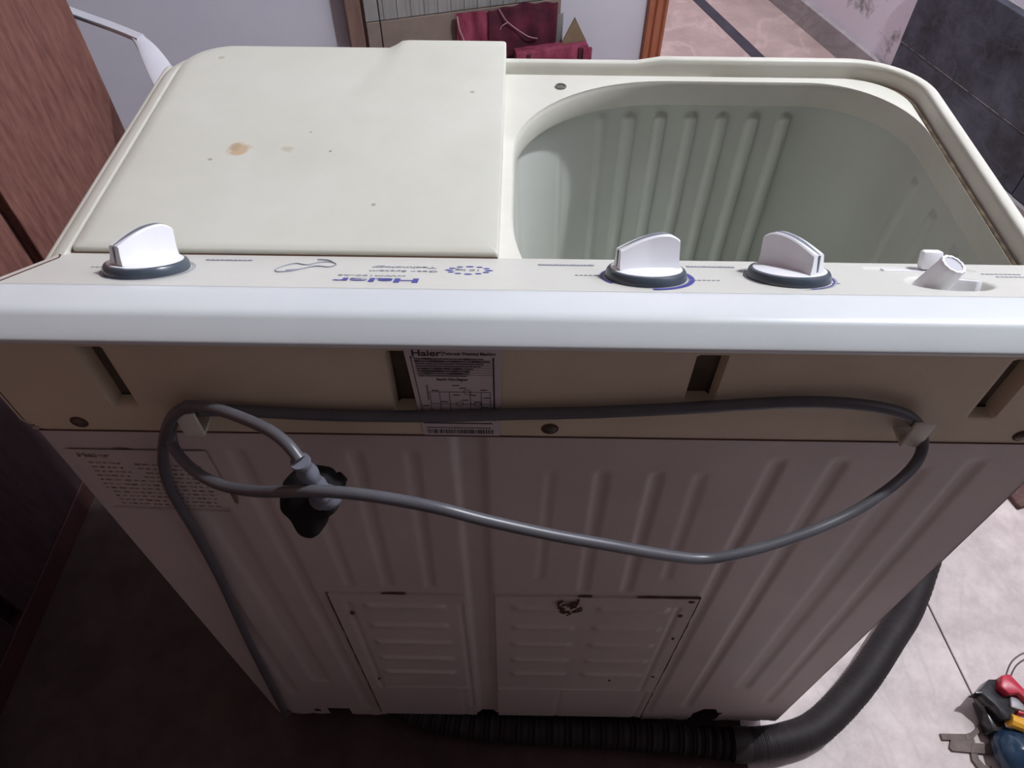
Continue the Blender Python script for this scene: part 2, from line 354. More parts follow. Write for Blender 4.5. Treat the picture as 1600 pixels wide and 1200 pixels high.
# shallow recessed patch above the right notch, rolled bottom lip
# ventilation cover with louvres, in two leaves either side of the channel
LV = []
for k, z in enumerate((.475, .417, .361, .303, .247)):
    LV += [(-.198-.003*k/2, -.100, z), (-.030, .050, z), (.066, .153, z)]
def cov_y(x, z):
    y = -.0022
    for x0, x1, zc in LV:
        if x0-.01 < x < x1+.01 and zc-.012 < z < zc+.032:
            e = sst(x0, x0+.010, x)*(1-sst(x1-.010, x1, x))
            u = (z-(zc-.004))/.026
            if 0 <= u <= 1: y -= .0050*e*(u**1.6 if u < .8 else (.8**1.6)*(1-(u-.8)/.2))
    # pressed frame bead
    bd = lambda q, c, w_: math.exp(-((q-c)/w_)**2)
    if z > .10: y += .0018*bd(x, -.085, .0025)*(1-sst(.49, .50, z)) + .0016*(bd(x, .160, .003)+bd(x, -.213, .003))*(1-sst(.49, .50, z))*sst(.18, .19, z)
    y -= .0016*bd(z, .192, .003)*sst(-.222, -.218, x)
    if z < .19: y += .0014*(bd(x, .168, .003)+bd(x, .044, .003)*.7+bd(x, -.098, .003)*.5)
    return y
for (cx0, cx1, n) in ((-.231, -.0805, 76), (-.0465, .1785, 113)):
    xs = lin(cx0, cx1, n); zs = lin(.054, .518, 233)
    v, f = grid(xs, zs, lambda x, z: Vector((x+.000*(z), cov_y(x, z), z)))
    # returned edges
    nx = len(xs); nz = len(zs); ring = [i for i in range(nx)]+[j*nx+nx-1 for j in range(1, nz)]+[(nz-1)*nx+i for i in range(nx-2, -1, -1)]+[j*nx for j in range(nz-2, 0, -1)]
    b0 = len(v); v += [Vector((v[i].x, .0035, v[i].z)) for i in ring]; m_ = len(ring)
    f += [(ring[i], ring[(i+1) % m_], b0+(i+1) % m_, b0+i) for i in range(m_)]
    cv = mk('vent_cover', v, f, METAL, WM, 50)
# rust along the cover joints, screws in the cover
for (x, z, rx, rz) in ((-.212, .465, .0028, .0045), (-.213, .228, .0022, .003), (.166, .472, .003, .004), (.170, .40, .002, .004), (.168, .255, .0025, .003), (.110, .236, .0025, .0025), (.171, .512, .004, .003)):
    MB().lathe([(1, 0), (.6, 1), (0, 1.1)], Matrix.Translation((x, -.0022, z)) @ Matrix.Rotation(pi/2, 4, 'X') @ Matrix.Diagonal((rx, rz, .0012, 1)), 10).build('cover_screw', RUST, WM)
rs = MB()
for (x0, z0, x1, z1, t) in ((-.2325, .518, -.2325, .06, .0009), (.180, .518, .180, .06, .0010), (.110, .5195, .180, .5195, .0010), (-.172, .5195, -.145, .5195, .0009), (.045, .5195, .060, .5195, .001)):
    n = max(4, int(math.hypot(x1-x0, z1-z0)/.012)); pts = []
    for i in range(n+1): pts.append((x0+(x1-x0)*i/n+random.uniform(-.0004, .0004), -.0008, z0+(z1-z0)*i/n+random.uniform(-.0004, .0004)))
    rs.tube(pts, lambda q, t=t: t*(.7+.5*abs(sin(q*23))), 5)
tag(rs.build('rust_line', RUST, WM), kind='stuff')
rt = MB()
for k in range(9):
    a = random.uniform(0, 6.28); c = Vector((.034+random.uniform(-.010, .012), -.004, .494+random.uniform(-.012, .010)))
    pts = [c+Vector((random.uniform(-.007, .007), random.uniform(-.002, .001), random.uniform(-.007, .007))) for i in range(6)]
    rt.tube(pts, .0007, 5, sub=4)
rt.tube([(.046, -.003, .515), (.044, -.005, .505), (.040, -.004, .495), (.032, -.004, .486), (.026, -.004, .494), (.024, -.004, .506), (.029, -.004, .512)], .0014, 6, sub=4)
tag(rt.build('rust_tangle', RUST, WM), kind='stuff')
# plastic seam shadow line: small gap strip under the frame
MB().box((-.399, -.0007, .8212), (.399, .004, .8224)).build('seam_shadow_strip', RUST, WM, 0)
# feet
for x in (-.33, .33):
    for y in (.05, .39):
        MB().lathe([(.020, .0042), (.022, .007), (.018, .020), (.014, .046)], Matrix.Translation((x, y, 0)), 20).build('foot', BLACK, WM)
MB().box((-.385, .02, .044), (.385, .43, .054)).build('base_plate', DARKIN, WM, 0)

# ---- cream top frame
FR = MB()
def hz_drop(p):  # far rim is a little lower left of x = .105
    q = p.copy()
    if q.y > .42 and q.z > .892: q.z -= .0048*(1-sst(.100, .122, q.x))
    return q
rad = lambda d: [.004, (.085-d, .075-d), (.060-d, .050-d), .004]
loops = []
for off, z in ((.006, .822), (.0, .828), (.0, .870), (.0003, .889), (.0018, .8955), (.0045, .8987), (.0070, .899), (.0118, .899), (.0140, .8978), (.0152, .8930), (.0168, .8850), (.0178, .8808)):
    loops.append([hz_drop(p) for p in rrect(-.408+off, .408-off, .022+off*.5, .458-off*.85, rad(off), z)])
gr = rrect(-.383, .3870, .025, .4400, [.03, (.064, .056), (.04, .034), .03], .8795)
dk = rrect(-.380, .3822, .028, .4365, [.03, (.062, .054), (.037, .031), .03], .8850)
coll = [(.05, .04), (.100, .100), (.168, .140), (.085, .125)]
c0 = rrect(-.034, .3812, .066, .4255, coll, .8858)
loops += [gr, dk, c0]
c_ = [(0.0010, .8850), (.0022, .8825), (.0028, .879), (.0030, .862), (.0015, .8585), (-.004, .8575)]
for dlt, z in c_:
    loops.append(rrect(-.034+dlt, .3812-dlt*.2, .066+dlt, .4255-dlt*.4, [(.05, .04), (.100, .100), (.165, .137), (.085, .125)], z))
FR.loft(loops)
FR.build('top_frame', CREAM, WM, 50)
# dirt line in the groove round the wash opening
dr = [p for p in rrect(-.3815, .3860, .0265, .4395, [.03, (.064, .056), (.038, .032), .03], .8814)]
dr = [p for p in dr if p.x > .16 and p.y > .10]
MB().tube(dr, lambda t: .0009+.0022*(1-sst(.45, .95, t)), 6).build('groove_grime', DIRT, WM)
# back face of the frame with recesses
def face_y(x, z):
    y = 0.0
    for xc in (-.3185, -.106, .106, .3185):
        w_ = .0095 if abs(xc) < .2 else .0085
        lo = .853 if abs(xc) > .2 or xc < 0 else .866
        if xc > .2: lo = .855
        e = (1-sst(w_-.0010, w_+.0010, abs(x-xc)))*sst(lo-.0015, lo+.0015, z)*(1-sst(.9175, .9195, z))
        y += .012*e
    for xc in (-.363, -.0005, .361):
        y += .000*(1-sst(.0058, .0072, math.hypot(x-xc, z-.8325)))
    return y
def face_skip(x, z):
    if face_y(x, z) > .011: return True
    return abs(x) > .4045-max(0, (.834-z))*.8
xs = lin(-.4055, .4055, 406); zs = lin(.8225, .930, 66)
v, f = grid(xs, zs, lambda x, z: Vector((x, face_y(x, z), z)), face_skip)
mk('rear_apron', v, f, BACKPL, WM, 40)
for s_ in (-1, 1):
    MB().prism([(0, .930), (0, .834), (.004, .8225), (.035, .8225), (.035, .93)], min(s_*.4045, s_*.4075), max(s_*.4045, s_*.4075), Matrix(((0, 0, 1, 0), (1, 0, 0, 0), (0, 1, 0, 0), (0, 0, 0, 1)))).build('apron_side', BACKPL, WM, 0)
MB().prism([(-.404, .8235), (.404, .8235), (.404, .8215), (-.404, .8215)], 0, .012, Matrix.Rotation(pi/2, 4, 'X') @ Matrix.Translation((0, 0, -.0125))).build('apron_edge', BACKPL, WM, 0)
SLOTM = mat('recess_shade', (.085, .062, .045), .8, (.14, .105, .075), 40, 1)  # slot backs coloured dark to carry the shade inside the recess
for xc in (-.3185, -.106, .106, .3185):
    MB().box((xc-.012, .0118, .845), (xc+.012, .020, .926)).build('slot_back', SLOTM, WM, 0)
for x in (-.363, -.0005, .361):
    MB().lathe([(.0068, 0), (.0066, .0004), (0, .0005)], Matrix.Translation((x, .0000, .8325)) @ Matrix.Rotation(pi/2, 4, 'X'), 16).build('screw_recess', RUST, WM)
    MB().lathe([(.0052, 0), (.0050, .0018), (.0035, .0028), (0, .003)], Matrix.Translation((x, .0010, .8325)) @ Matrix.Rotation(pi/2, 4, 'X'), 16).build('screw', SCREW, WM)
# ---- cord hooks
for s in (-1, 1):
    h = MB(); xc = -.2665 if s < 0 else .2675
    h.box((xc-.0076, -.0165, .8385), (xc+.0076, -.0138, .8665), None, .0008)
    h.box((xc-.0076, -.0160, .8385), (xc+.0076, .001, .8415), None, .0008)
    h.build('cord_hook', CREAM, WM, 30)

# ---- wash tub
PX0, PX1, PY0, PY1 = -.047, .390, .054, .438
def tub_loop(z, sh=0.0):
    return rrect(PX0+sh, PX1-sh, PY0+sh, PY1-sh, [.06, (.100, .095), (.172, .165), (.08, .11)], z, nc=90, ns=150)
levels = [.8580, .8570, .855, .850]+lin(.848, .830, 15)+lin(.826, .56, 40)+[.545, .53, .52, .515]
base = tub_loop(0); cen = Vector(((PX0+PX1)/2, (PY0+PY1)/2, 0))
FARR = [(.098, .0080), (.1335, .0080), (.1685, .0080), (.2035, .0080), (.239, .0080), (.275, .0080)]
NB = len(base)
def tub_point(i, p, z):
    q = base[i]; nrm = (base[(i+1) % NB]-base[i-1]).normalized(); nin = Vector((-nrm.y, nrm.x, 0))  # inward
    dn = 0.0
    zt = .843
    if q.y > PY1-.02:
        for xc, hw in FARR:
            u = (q.x-xc)/hw
            if abs(u) < 1:
                capz = zt-(1-sqrt(max(0, 1-u*u)))*hw
                dn += .0068*sqrt(max(0, 1-u*u))*sst(capz+.001, capz-.004, z) if z < capz+.001 else 0
    if abs(q.x-.066) < .012 and q.y > PY1-.05: dn += .0035*sst(.0595, .064, q.x)*(1-sst(.066, .0745, q.x))*(1-sst(.838, .846, z))
    if q.x < PX0+.004:
        for yc in (.20,): dn -= .0022*math.exp(-((q.y-yc)/.0028)**2)*(1-sst(.842, .852, z))
    if q.x < .06 and q.y > .20:
        for xc in (.0190, -.030): dn -= .0008*math.exp(-((q.x-xc)/.0014)**2)*(1-sst(.842, .852, z))
    if q.x > PX1-.01:
        for yc in (.325, .270, .215, .160):
            u = (q.y-yc)/.008
            if abs(u) < 1 and z < .836: dn += .0045*sqrt(1-u*u)*sst(.836, .829, z)
    dn += .03*(max(0, (.56-z)/.045))**2 + .012*(.85-z)/.3
    return Vector((p.x, p.y, z))+nin*dn
loops = [[tub_point(i, p, z) for i, p in enumerate(tub_loop(z))] for z in levels]
fl0 = rrect(-.036, .384, .062, .428, [(.05, .04), (.100, .100), (.166, .138), (.085, .125)], .8588, nc=90, ns=150)
tb = MB(); tb.loft([fl0]+loops, cap1=True)
tb.build('wash_tub', TUBM, WM, 50)
MB().lathe([(.002, .03), (.03, .028), (.06, .020), (.085, .008), (.092, .0), (.092, -.004)], Matrix.Translation((.175, .245, .517)), 40).build('pulsator', TUBM, WM)
# deck screw
MB().lathe([(.0062, 0), (.006, .0006), (.0045, .0006), (.0042, -.001), (0, -.0008)], Matrix.Translation((.0165, .4105, .8862)), 20).build('deck_screw', STEEL, WM)

# ---- spin side lid (left half)
def lidz(p):
    q = p.copy()
    e = sst(-.170, -.152, q.x)*sst(.425, .452, q.y)
    q.z += .0058*e if q.z > .889 else 0; q.y += .006*e
    return q
lr = lambda d: [.002, .003, (.050-d, .046-d), .004]
ll = []
for off, z in ((.0, .886), (.0, .9005), (.0008, .9022), (.0024, .9032), (.012, .9036), (.030, .9038)):
    ll.append([lidz(p) for p in rrect(-.3855+off, -.0425-off*.6, .1205+off*.7, .4585-off, lr(min(off, .03)), z, nc=12, ns=40)])
ld = MB(); ld.loft(ll, cap1=True)
ld.build('spin_lid', LIDM, WM, 40)
# smooth shoulder outside the lid on the left: rounded cheek
ck = []
prof = [(-.4085, .880), (-.4080, .8865), (-.4060, .8925), (-.4025, .8975), (-.3970, .9010), (-.3915, .9025), (-.3875, .9028), (-.3870, .9010), (-.3870, .886)]
for off, z in [(0.0-(-.4085-a), b) for a, b in [(q[0], q[1]) for q in prof]]:
    o_ = off
    ck.append([Vector(p) for p in rrect(-.4085+o_, 0, .06, .4590-o_*.93, [.01, .01, (.068-o_, .064-o_), .01], z, nc=14, ns=30)])
# keep only the stretch from the near-left corner to the far side up to x=-.17
idx = [i for i, p in enumerate(ck[0]) if (p.x < -.165 and p.y > .092)]
idx = [i for i in idx]
ckm = MB(); ckm.loft([[L[i] for i in idx] for L in ck], closed=False)
ckm.build('lid_surround', CREAM, WM, 50)

# ---- control console along the back edge
SL = radians(28); PO = Vector((0, .1187, .899))
PD = Vector((0, -cos(SL), sin(SL))); PN = Vector((0, sin(SL), cos(SL)))
XE = .4085
def endd(x):  # the console ends roll down to the frame sides
    t = max(0, (abs(x)-.388)/(XE-.388)); return .020*(1-sqrt(max(0, 1-t*t)))
def panel_h(x, s):
    h = 0.0
    # selector dish
    e = sqrt(((x-.2865)/.0315)**2+((s-.058)/.0215)**2)
    h -= .0095*(1-sst(.74, 1.0, e))
    # slider slot recess
    ux = max(0, abs(x-.285)-.036); us = s-.0165
    h -= .0016*(1-sst(.0050, .0066, math.hypot(ux, us)))
    return h
NX = 520
xs = lin(-XE, XE, NX); ss = lin(-.002, .0930, 72)
v, f = grid(xs, ss, lambda x, s: PO+Vector((x, 0, 0))+PD*s+PN*(panel_h(x, s))+Vector((0, 0, -endd(x))))
mk('control_panel', v, f, PANEL, WM, 50)
# rear crown and lip
cr = [(.0368, .9424), (.0330, .9441), (.0290, .9455), (.0240, .9468), (.0180, .9480), (.0110, .9489), (.0070, .9489), (.0038, .9479), (.0010, .9460), (-.0040, .9423), (-.0085, .9386), (-.0102, .9366), (-.0100, .9345), (-.0095, .9330), (-.006, .9318), (.002, .9305)]
# denser by catmull
crv = [q for q in catmull([Vector((0, a, b)) for a, b in cr], 3)]
xs2 = lin(-XE, XE, 260)
v, f = grid(xs2, list(range(len(crv))), lambda x, k: crv[int(k)]+Vector((x, 0, -endd(x)*(1.0))))
mk('console_crown', v, f, CONS, WM, 60)
# end caps of the console, closing down onto the frame
for s in (-1, 1):
    side = [PO+PD*q for q in lin(-.002, .093, 8)]+list(crv)
    top = [Vector((s*XE, p.y, p.z-.020)) for p in side]; bot = [Vector((s*XE, p.y, .880)) for p in side]
    mb = MB(); mb.loft([top, bot], closed=False); mb.build('console_end', CREAM, WM, 50)
    # seam between end cap and console
    cur = [PO+PD*q+Vector((s*(.3855+.012*sst(0, .01, .012-q)), 0, .0002)) for q in lin(0, .093, 12)]+[p+Vector((s*.3855, 0, .0002)) for p in crv[:-6]]
    MB().tube(cur, .0006, 5).build('end_seam', RUST if s < 0 else INKG, WM)
# dark gap between lid and console
MB().box((-.386, .1165, .893), (-.043, .1205, .8990)).build('lid_gap', RUST, WM, 0)

# ---- printing on the panel. text reads from the far side: x to the left, up towards the ridge
def PM(x, s, h=.0003, rot=0):
    M = Matrix(((-1, 0, 0, x), (0, PD.y, PN.y, 0), (0, PD.z, PN.z, 0), (0, 0, 0, 1)))
    o = PO+PD*s+PN*h; M[1][3] = o.y; M[2][3] = o.z
    return M @ Matrix.Rotation(rot, 4, 'Z')
text('brand_lettering', 'Haier', .0150, INKB, PM(-.1280, .0715), WM, width=.061, bold=.0004)
text('model_lettering', 'HWM100-AS', .0052, INKG, PM(-.1330, .0590), WM, width=.049)
text('gear_lettering', 'Gear System', .0068, INKG, PM(-.1120, .0450), WM, width=.051)
text('technology_lettering', 'Technology', .0068, INKG, PM(-.1130, .0330), WM, width=.049, bold=.0002)
text('capacity_lettering', '10 kg', .0075, INKG, PM(-.0650, .0390), WM, width=.018, bold=.0001)
dots = MB()
for k in range(12):
    a = 2*pi*k/12; dots.lathe([(.0022 if k % 3 else .0028, 0), (.0020, .0002), (0, .0002)], PM(-.0635+.0150*cos(a), .0395+.0115*sin(a), .0001) @ Matrix.Diagonal((1.2, .8, 1, 1)), 10)
tag(dots.build('capacity_dots', INKB, WM), kind='stuff')
def bar(name, x, s, wd, hh, m):
    pts = [(-wd/2+hh/2*cos(a)*0-hh/2*abs(cos(a)), hh/2*sin(a)) for a in lin(pi/2, 3*pi/2, 7)]
    pts = [(-wd/2-hh/2*cos(a), hh/2*sin(a)) for a in lin(-pi/2, -3*pi/2+pi*0, 2)]
    pr_ = [(-wd/2+hh/2*(-cos(t)), hh/2*sin(t)) for t in lin(-pi/2, pi/2, 8)]+[(wd/2+hh/2*cos(t), hh/2*sin(t)) for t in lin(pi/2, -pi/2, 8)]
    MB().prism(pr_, 0, .0003, PM(x, s, .0001)).build(name, m, WM, 0)
bar('title_bar', -.2520, .0175, .033, .0036, INKG)
bar('title_bar', .0105, .0190, .040, .0040, INKG); bar('title_bar', .1225, .0185, .034, .0040, INKG)
# pale tick pattern inside the bars (too small to read)
tk = MB()
for xc, n, wd in ((-.2520, 9, .028), (.0105, 15, .037), (.1225, 13, .031)):
    for k in range(n): 
        if k % 5 != 4: tk.box((-.0007, -.0009, 0), (.0007, .0009, .0002), PM(xc-wd/2+wd*k/(n-1), .0180 if xc < 0 else .0188, .0005))
tag(tk.build('title_marks', PANEL, WM, 0), kind='stuff')
# line drawing left of the lettering
fg = MB()
fp = [(-.207, .047), (-.205, .036), (-.198, .026), (-.188, .030), (-.181, .022), (-.172, .020), (-.166, .028), (-.170, .036), (-.180, .033), (-.187, .041), (-.195, .050), (-.204, .052), (-.207, .047)]
fg.tube([PO+PD*s+PN*.0004+Vector((x, 0, 0)) for x, s in fp], .0005, 5, sub=5)
fg.tube([PO+PD*s+PN*.0004+Vector((x, 0, 0)) for x, s in [(-.199, .048), (-.190, .044), (-.183, .036), (-.176, .034)]], .0005, 5, sub=4)
fg.tube([PO+PD*s+PN*.0004+Vector((x, 0, 0)) for x, s in [(-.184, .013), (-.176, .014), (-.171, .019)]], .0006, 5, sub=4)
tag(fg.build('line_drawing', INKG, WM), kind='stuff')
# faint captions: rows of tiny dashes
cp = MB()
for x, s, n in ((.030, .050, 8), (.108, .060, 8), (.2, .064, 4), (.148, .030, 3), (.342, .030, 9), (.345, .038, 7), (-.337, .045, 4)):
    for k in range(n): cp.box((-.0012, -.0008, 0), (.0011, .0008, .0002), PM(x+(k-n/2)*.0034, s, .0002))
tag(cp.build('dial_captions', INKG, WM, 0), kind='stuff')

# ---- dial knobs
def arc(x, s, r, a0, a1, wd, m, name='dial_ring_print'):
    P0 = [(r*cos(a), r*sin(a)) for a in lin(radians(a0), radians(a1), 40)]
    P1 = [((r+wd)*cos(a), (r+wd)*sin(a)) for a in lin(radians(a0), radians(a1), 40)]
    n = 40; M = PM(x, s, .0003)
    vs = [M@Vector((a, b, 0)) for a, b in P0+P1]; fs = [(i, i+1, n+i+1, n+i) for i in range(n-1)]
    mk(name, vs, fs, m, WM, 0)
def knob(x, s, ang):
    M = PM(x, s, 0)
    k = MB().lathe([(.0295, 0), (.0298, .0010), (.0290, .0052), (.0280, .0066), (.0262, .0072), (.0255, .0068)], M, 64).build('control_knob', KNOBG, WM, 30)
    MB().lathe([(.0262, .0066), (.0260, .0072), (.0180, .0086), (.0, .0090)], M, 64).build('knob_disc', KNOBW, k, 40)
    R = M @ Matrix.Rotation(ang, 4, 'Z')
    # grip: profile along its length, lower blunt nose at +x, high tail at -x
    L_ = .0225; n = 22; loops = []
    for i in range(n):
        t = i/(n-1); X = L_-2*L_*t
        zt = .0215+.0105*sin(min(1, t/.78)*pi/2) - (.004*((t-.78)/.22)**2 if t > .78 else 0)
        hw = .0052+.0012*abs(2*t-1)
        bw = hw+.0016
        xx = X if i else X; lean = 0.0
        loops.append([(xx, -bw, .0080), (xx*.985, -hw, .014), (xx*.97, -hw*.92, zt-.0012), (xx*.97, -hw*.72, zt), (xx*.97, hw*.72, zt), (xx*.97, hw*.92, zt-.0012), (xx*.985, hw, .014), (xx, bw, .0080)])
    g = MB(); g.loft([[Vector(p) for p in l] for l in loops], True, True, M=R)
    g.build('knob_grip', KNOBW, k, 40)
    il = MB(); 
    for i in range(n-1):
        def P(i):
            t = i/(n-1); X = (L_-2*L_*t)*.97
            zt = .0215+.0105*sin(min(1, t/.78)*pi/2) - (.004*((t-.78)/.22)**2 if t > .78 else 0)
            return X, zt+.00025, .0026*sin(pi*min(1, max(0.18, t*1.25+.12))*.5 if t < .5 else pi*.5*max(.35, 1-(t-.5)*1.2))
        a, b = P(i), P(i+1)
        il.add([R@Vector((a[0], -a[2], a[1])), R@Vector((a[0], a[2], a[1])), R@Vector((b[0], b[2], b[1])), R@Vector((b[0], -b[2], b[1]))], [(0, 1, 2, 3)])
    il.box((L_-.0008, -.0007, .009), (L_+.0003, .0007, .0208), R)
    il.build('knob_inlay', KNOBI, k, 0)
knob(-.3005, .0500, radians(58))
knob(.0668, .0530, radians(10))
knob(.1725, .0490, radians(126))
arc(-.3005, .0500, .0310, 120, 300, .0004, INKG); arc(-.3005, .0500, .0325, 110, 330, .0006, INKG); arc(-.3005, .0500, .0310, 300, 480, .0005, INKB)
arc(.0668, .0530, .0310, 0, 359, .0004, INKG); arc(.0668, .0530, .0315, 90, 215, .0038, INKB); arc(.0668, .0530, .0312, -40, 35, .0022, INKB)
arc(.1725, .0490, .0310, -60, 40, .0010, INKG); arc(.1725, .0490, .0312, 100, 240, .0014, INKB); arc(.1725, .0490, .0335, 90, 280, .0004, INKG)

# ---- slider switch
M = PM(.285, .0165, -.0014)
MB().box((-.030, -.0040, 0), (.028, .0040, .0012), M, .0004).build('slider_plate', KNOBW, WM, 30)
sw = MB().prism([(-.0085, -.0045), (.0075, -.0055), (.0085, .0050), (-.0075, .0055)], 0, .0150, PM(.2925, .0160, 0), .0030)
sw.build('slider_switch', KNOBW, WM, 40)
# ---- water selector: round grip leaning out of its dish
DC = Vector((.2740, .0665, .9215)); TOP = Vector((.2795, .0655, .9465))
ax = (TOP-DC).normalized(); q = ax.to_track_quat('Z', 'Y').to_matrix().to_4x4(); Ms = Matrix.Translation(DC) @ q
ln = (TOP-DC).length; n = 44; loops = []
for r_, z in ((.0118, -.004), (.0112, .002), (.0092, ln-.004), (.0093, ln-.0012), (.0087, ln), (.0070, ln), (.0066, ln-.0008)):
    loops.append([Vector(((r_+(.00035*cos(12*2*pi*i/n) if z > ln-.003 else 0))*cos(2*pi*i/n), (r_+(.00035*cos(12*2*pi*i/n) if z > ln-.003 else 0))*sin(2*pi*i/n), z)) for i in range(n)])
sk = MB(); sk.loft(loops, True, False, M=Ms); skn = sk.build('selector_knob', KNOBW, WM, 45)
MB().lathe([(.0068, ln-.0009), (.0, ln-.0006)], Ms, 30).build('knob_cap', mat('knob_cap_grey', (.42, .42, .47), .5, (.46, .46, .5), 30, 1), skn)
fin = MB().prism([(-.010, -.0012), (.016, -.0012), (.020, .0012), (-.010, .0012)], -.007, .004, PM(.286, .060, 0) @ Matrix.Rotation(radians(160), 4, 'Z'), .0006)
fin.build('selector_fin', KNOBW, WM, 30)

# ---- rating label on the apron
LBM = Matrix(((1, 0, 0, 0), (0, 0, -1, -.0009), (0, 1, 0, 0), (0, 0, 0, 1)))     # local x,y -> world x,z ; z -> -y
def LM(x, z, h=0): return LBM @ Matrix.Translation((x, z, h))
lb = mk('rating_label', [(-.1035, -.0010, .9245), (-.0365, -.0010, .9250), (-.0385, -.0010, .8235), (-.0975, -.0010, .8235), (-.1035, -.0004, .9245), (-.0365, -.0004, .925), (-.0385, -.0004, .8235), (-.0975, -.0004, .8235)], [(3, 2, 1, 0), (4, 5, 6, 7), (0, 1, 5, 4), (1, 2, 6, 5), (2, 3, 7, 6), (3, 0, 4, 7)], PAPER, WM, 0)
text('label_brand', 'Haier', .0085, INKK, LM(-.0880, .9190, .0002), lb, width=.020, bold=.0002, thick=.00004)
text('label_title', 'Twin-tub Washing Machine', .0042, INKK, LM(-.0590, .9188, .0002), lb, width=.036, bold=.00012, thick=.00004)
text('diagram_title', 'Electric Wire Diagram', .0040, INKK, LM(-.0720, .8915, .0002), lb, width=.022, bold=.0001, thick=.00004)
lp = MB()
def seg(x0, z0, x1, z1, t=.00025):
    lp.box((min(x0, x1)-t, min(z0, z1)-t, 0), (max(x0, x1)+t, max(z0, z1)+t, .0001), LM(0, 0, .0002))
seg(-.0995, .9150, -.0965, .9150); seg(-.0775, .9165, -.0775, .9215)
seg(-.0425, .915, -.0430, .843, .0003)
for k in range(30):
    z = .915-.0024*k; lp.box((-.0994+.00012*k, z-.0013, 0), (-.0989+.00012*k, z+.0013, .0001), LM(0, 0, .0002)) if k < 29 else None
random.seed(3)
for r_ in range(8):
    z = .9135-.0026*r_; x = -.0965+.0002*r_
    end = (-.050, -.045, -.050, -.052, -.056, -.060, -.060, -.062)[r_]
    while x < end:
        L_ = random.uniform(.0012, .0045); seg(x, z, min(end, x+L_), z, .00045 if random.random() < .8 else .0007); x += L_+random.uniform(.0006, .0014)
    if r_ > 0: seg(-.097, z+.0013, -.044, z+.0013, .00008)
# wiring diagram
for z in (.8635, .8775): seg(-.089, z, -.046, z, .00018)
for x in (-.089, -.082, -.075, -.060, -.052, -.0455): seg(x, .848, x, .8775, .00018)
seg(-.0905, .868, -.0905, .885, .0003)
for x, z in ((-.085, .879), (-.070, .885), (-.065, .882), (-.058, .874), (-.050, .880), (-.048, .871), (-.093, .861), (-.079, .866), (-.064, .868), (-.050, .860), (-.070, .874), (-.055, .866)):
    seg(x-.002, z, x+.002, z, .0004)
for x, z in ((-.068, .8635), (-.055, .8635), (-.062, .8775)):
    lp.tube([LM(x+.0026*cos(a), z+.0026*sin(a), .0002)@Vector((0, 0, 0)) for a in lin(0, 2*pi, 15)], .0002, 4)
x = -.0960
while x < -.045:
    L_ = random.uniform(.002, .006); seg(x, .8395, min(-.045, x+L_), .8395, .0006); x += L_+.001
x = -.0945
while x < -.046:
    L_ = random.uniform(.001, .004); seg(x, .8335, min(-.046, x+L_), .8335, .0004); x += L_+.001
x = -.0945
while x < -.0445:
    w_ = random.choice((.0003, .0005, .0008, .0011)); lp.box((x, .8260, 0), (x+w_, .8312, .0001), LM(0, 0, .0002)); x += w_+random.choice((.0004, .0006, .0009))
tag(lp.build('label_print', INKK, lb, 0), kind='stuff')
# ---- faded sticker on the steel, upper left
fl = MB().box((-.391, .706, 0), (-.277, .796, .0004), LM(0, 0, 0)); fl = fl.build('faded_sticker', METAL, WM, 0)
flp = MB(); tilt = Matrix.Translation((-.385, .788, 0)) @ Matrix.Rotation(radians(-3), 4, 'Z')
def fseg(x0, x1, z, t):
    flp.box((x0, z-t, 0), (x1, z+t, .0001), LBM @ tilt @ Matrix.Translation((0, 0, .0006)))
random.seed(11)
for r_ in range(11):
    z = -.010-.0066*r_; x = .006 if r_ < 7 else .010
    end = .098 if r_ not in (1, 3) else .09
    while x < end:
        L_ = random.uniform(.002, .006); gap = random.uniform(.001, .003) if not (.028 < x < .042 and r_ < 4) else .012
        fseg(x, min(end, x+L_), z, random.uniform(.0006, .0011)); x += L_+gap
fseg(.0, .104, -.082, .0004); fseg(.0, .104, -.0845, .0003)
tag(flp.build('sticker_print', INKF, fl, 0), kind='stuff')
text('sticker_brand', 'Haier', .0085, INKF, LBM @ tilt @ Matrix.Translation((.014, .001, .0007)), fl, width=.026, bold=.0003, thick=.00005)
STAIN = mat('rust_stain_brown', (.16, .08, .055), .8, (.26, .17, .14), 90, 1)
for x, z, rx, rz in ((-.335, .792, .010, .0035), (-.281, .735, .006, .009), (-.276, .722, .004, .010), (-.226, .711, .003, .005)):
    P = [(x+rx*cos(a)*(1+.3*sin(3*a)), z+rz*sin(a)*(1+.25*cos(2*a+1))) for a in lin(0, 2*pi*19/20, 20)]
    MB().prism(P, 0, .0002, LM(0, 0, -.0002)).build('rust_stain', STAIN, WM, 0)

# ---- power cord, wound over the two hooks, with its plug
def CR(t): return .0040
loop = [(0.2701, -0.01, 0.8545), (0.2764, -0.014, 0.8423), (0.275, -0.022, 0.8329), (0.2633, -0.034, 0.8276), (0.2433, -0.048, 0.823), (0.2202, -0.06, 0.8152), (0.1907, -0.072, 0.8104), (0.1575, -0.082, 0.8049), (0.1296, -0.088, 0.8008), (0.1088, -0.09, 0.7991), (0.0815, -0.092, 0.8084), (0.0429, -0.094, 0.825), (-0.0024, -0.095, 0.8425), (-0.0453, -0.094, 0.8588), (-0.0742, -0.092, 0.8696), (-0.1034, -0.088, 0.8734), (-0.1326, -0.084, 0.8738), (-0.1606, -0.08, 0.8696), (-0.1867, -0.074, 0.8579), (-0.2109, -0.066, 0.8447), (-0.2348, -0.056, 0.8335), (-0.2541, -0.046, 0.8282), (-0.271, -0.034, 0.8263), (-0.2817, -0.024, 0.8291), (-0.2867, -0.016, 0.8326), (-0.284, -0.012, 0.8437), (-0.2772, -0.01, 0.854), (-0.2685, -0.0085, 0.8585)]
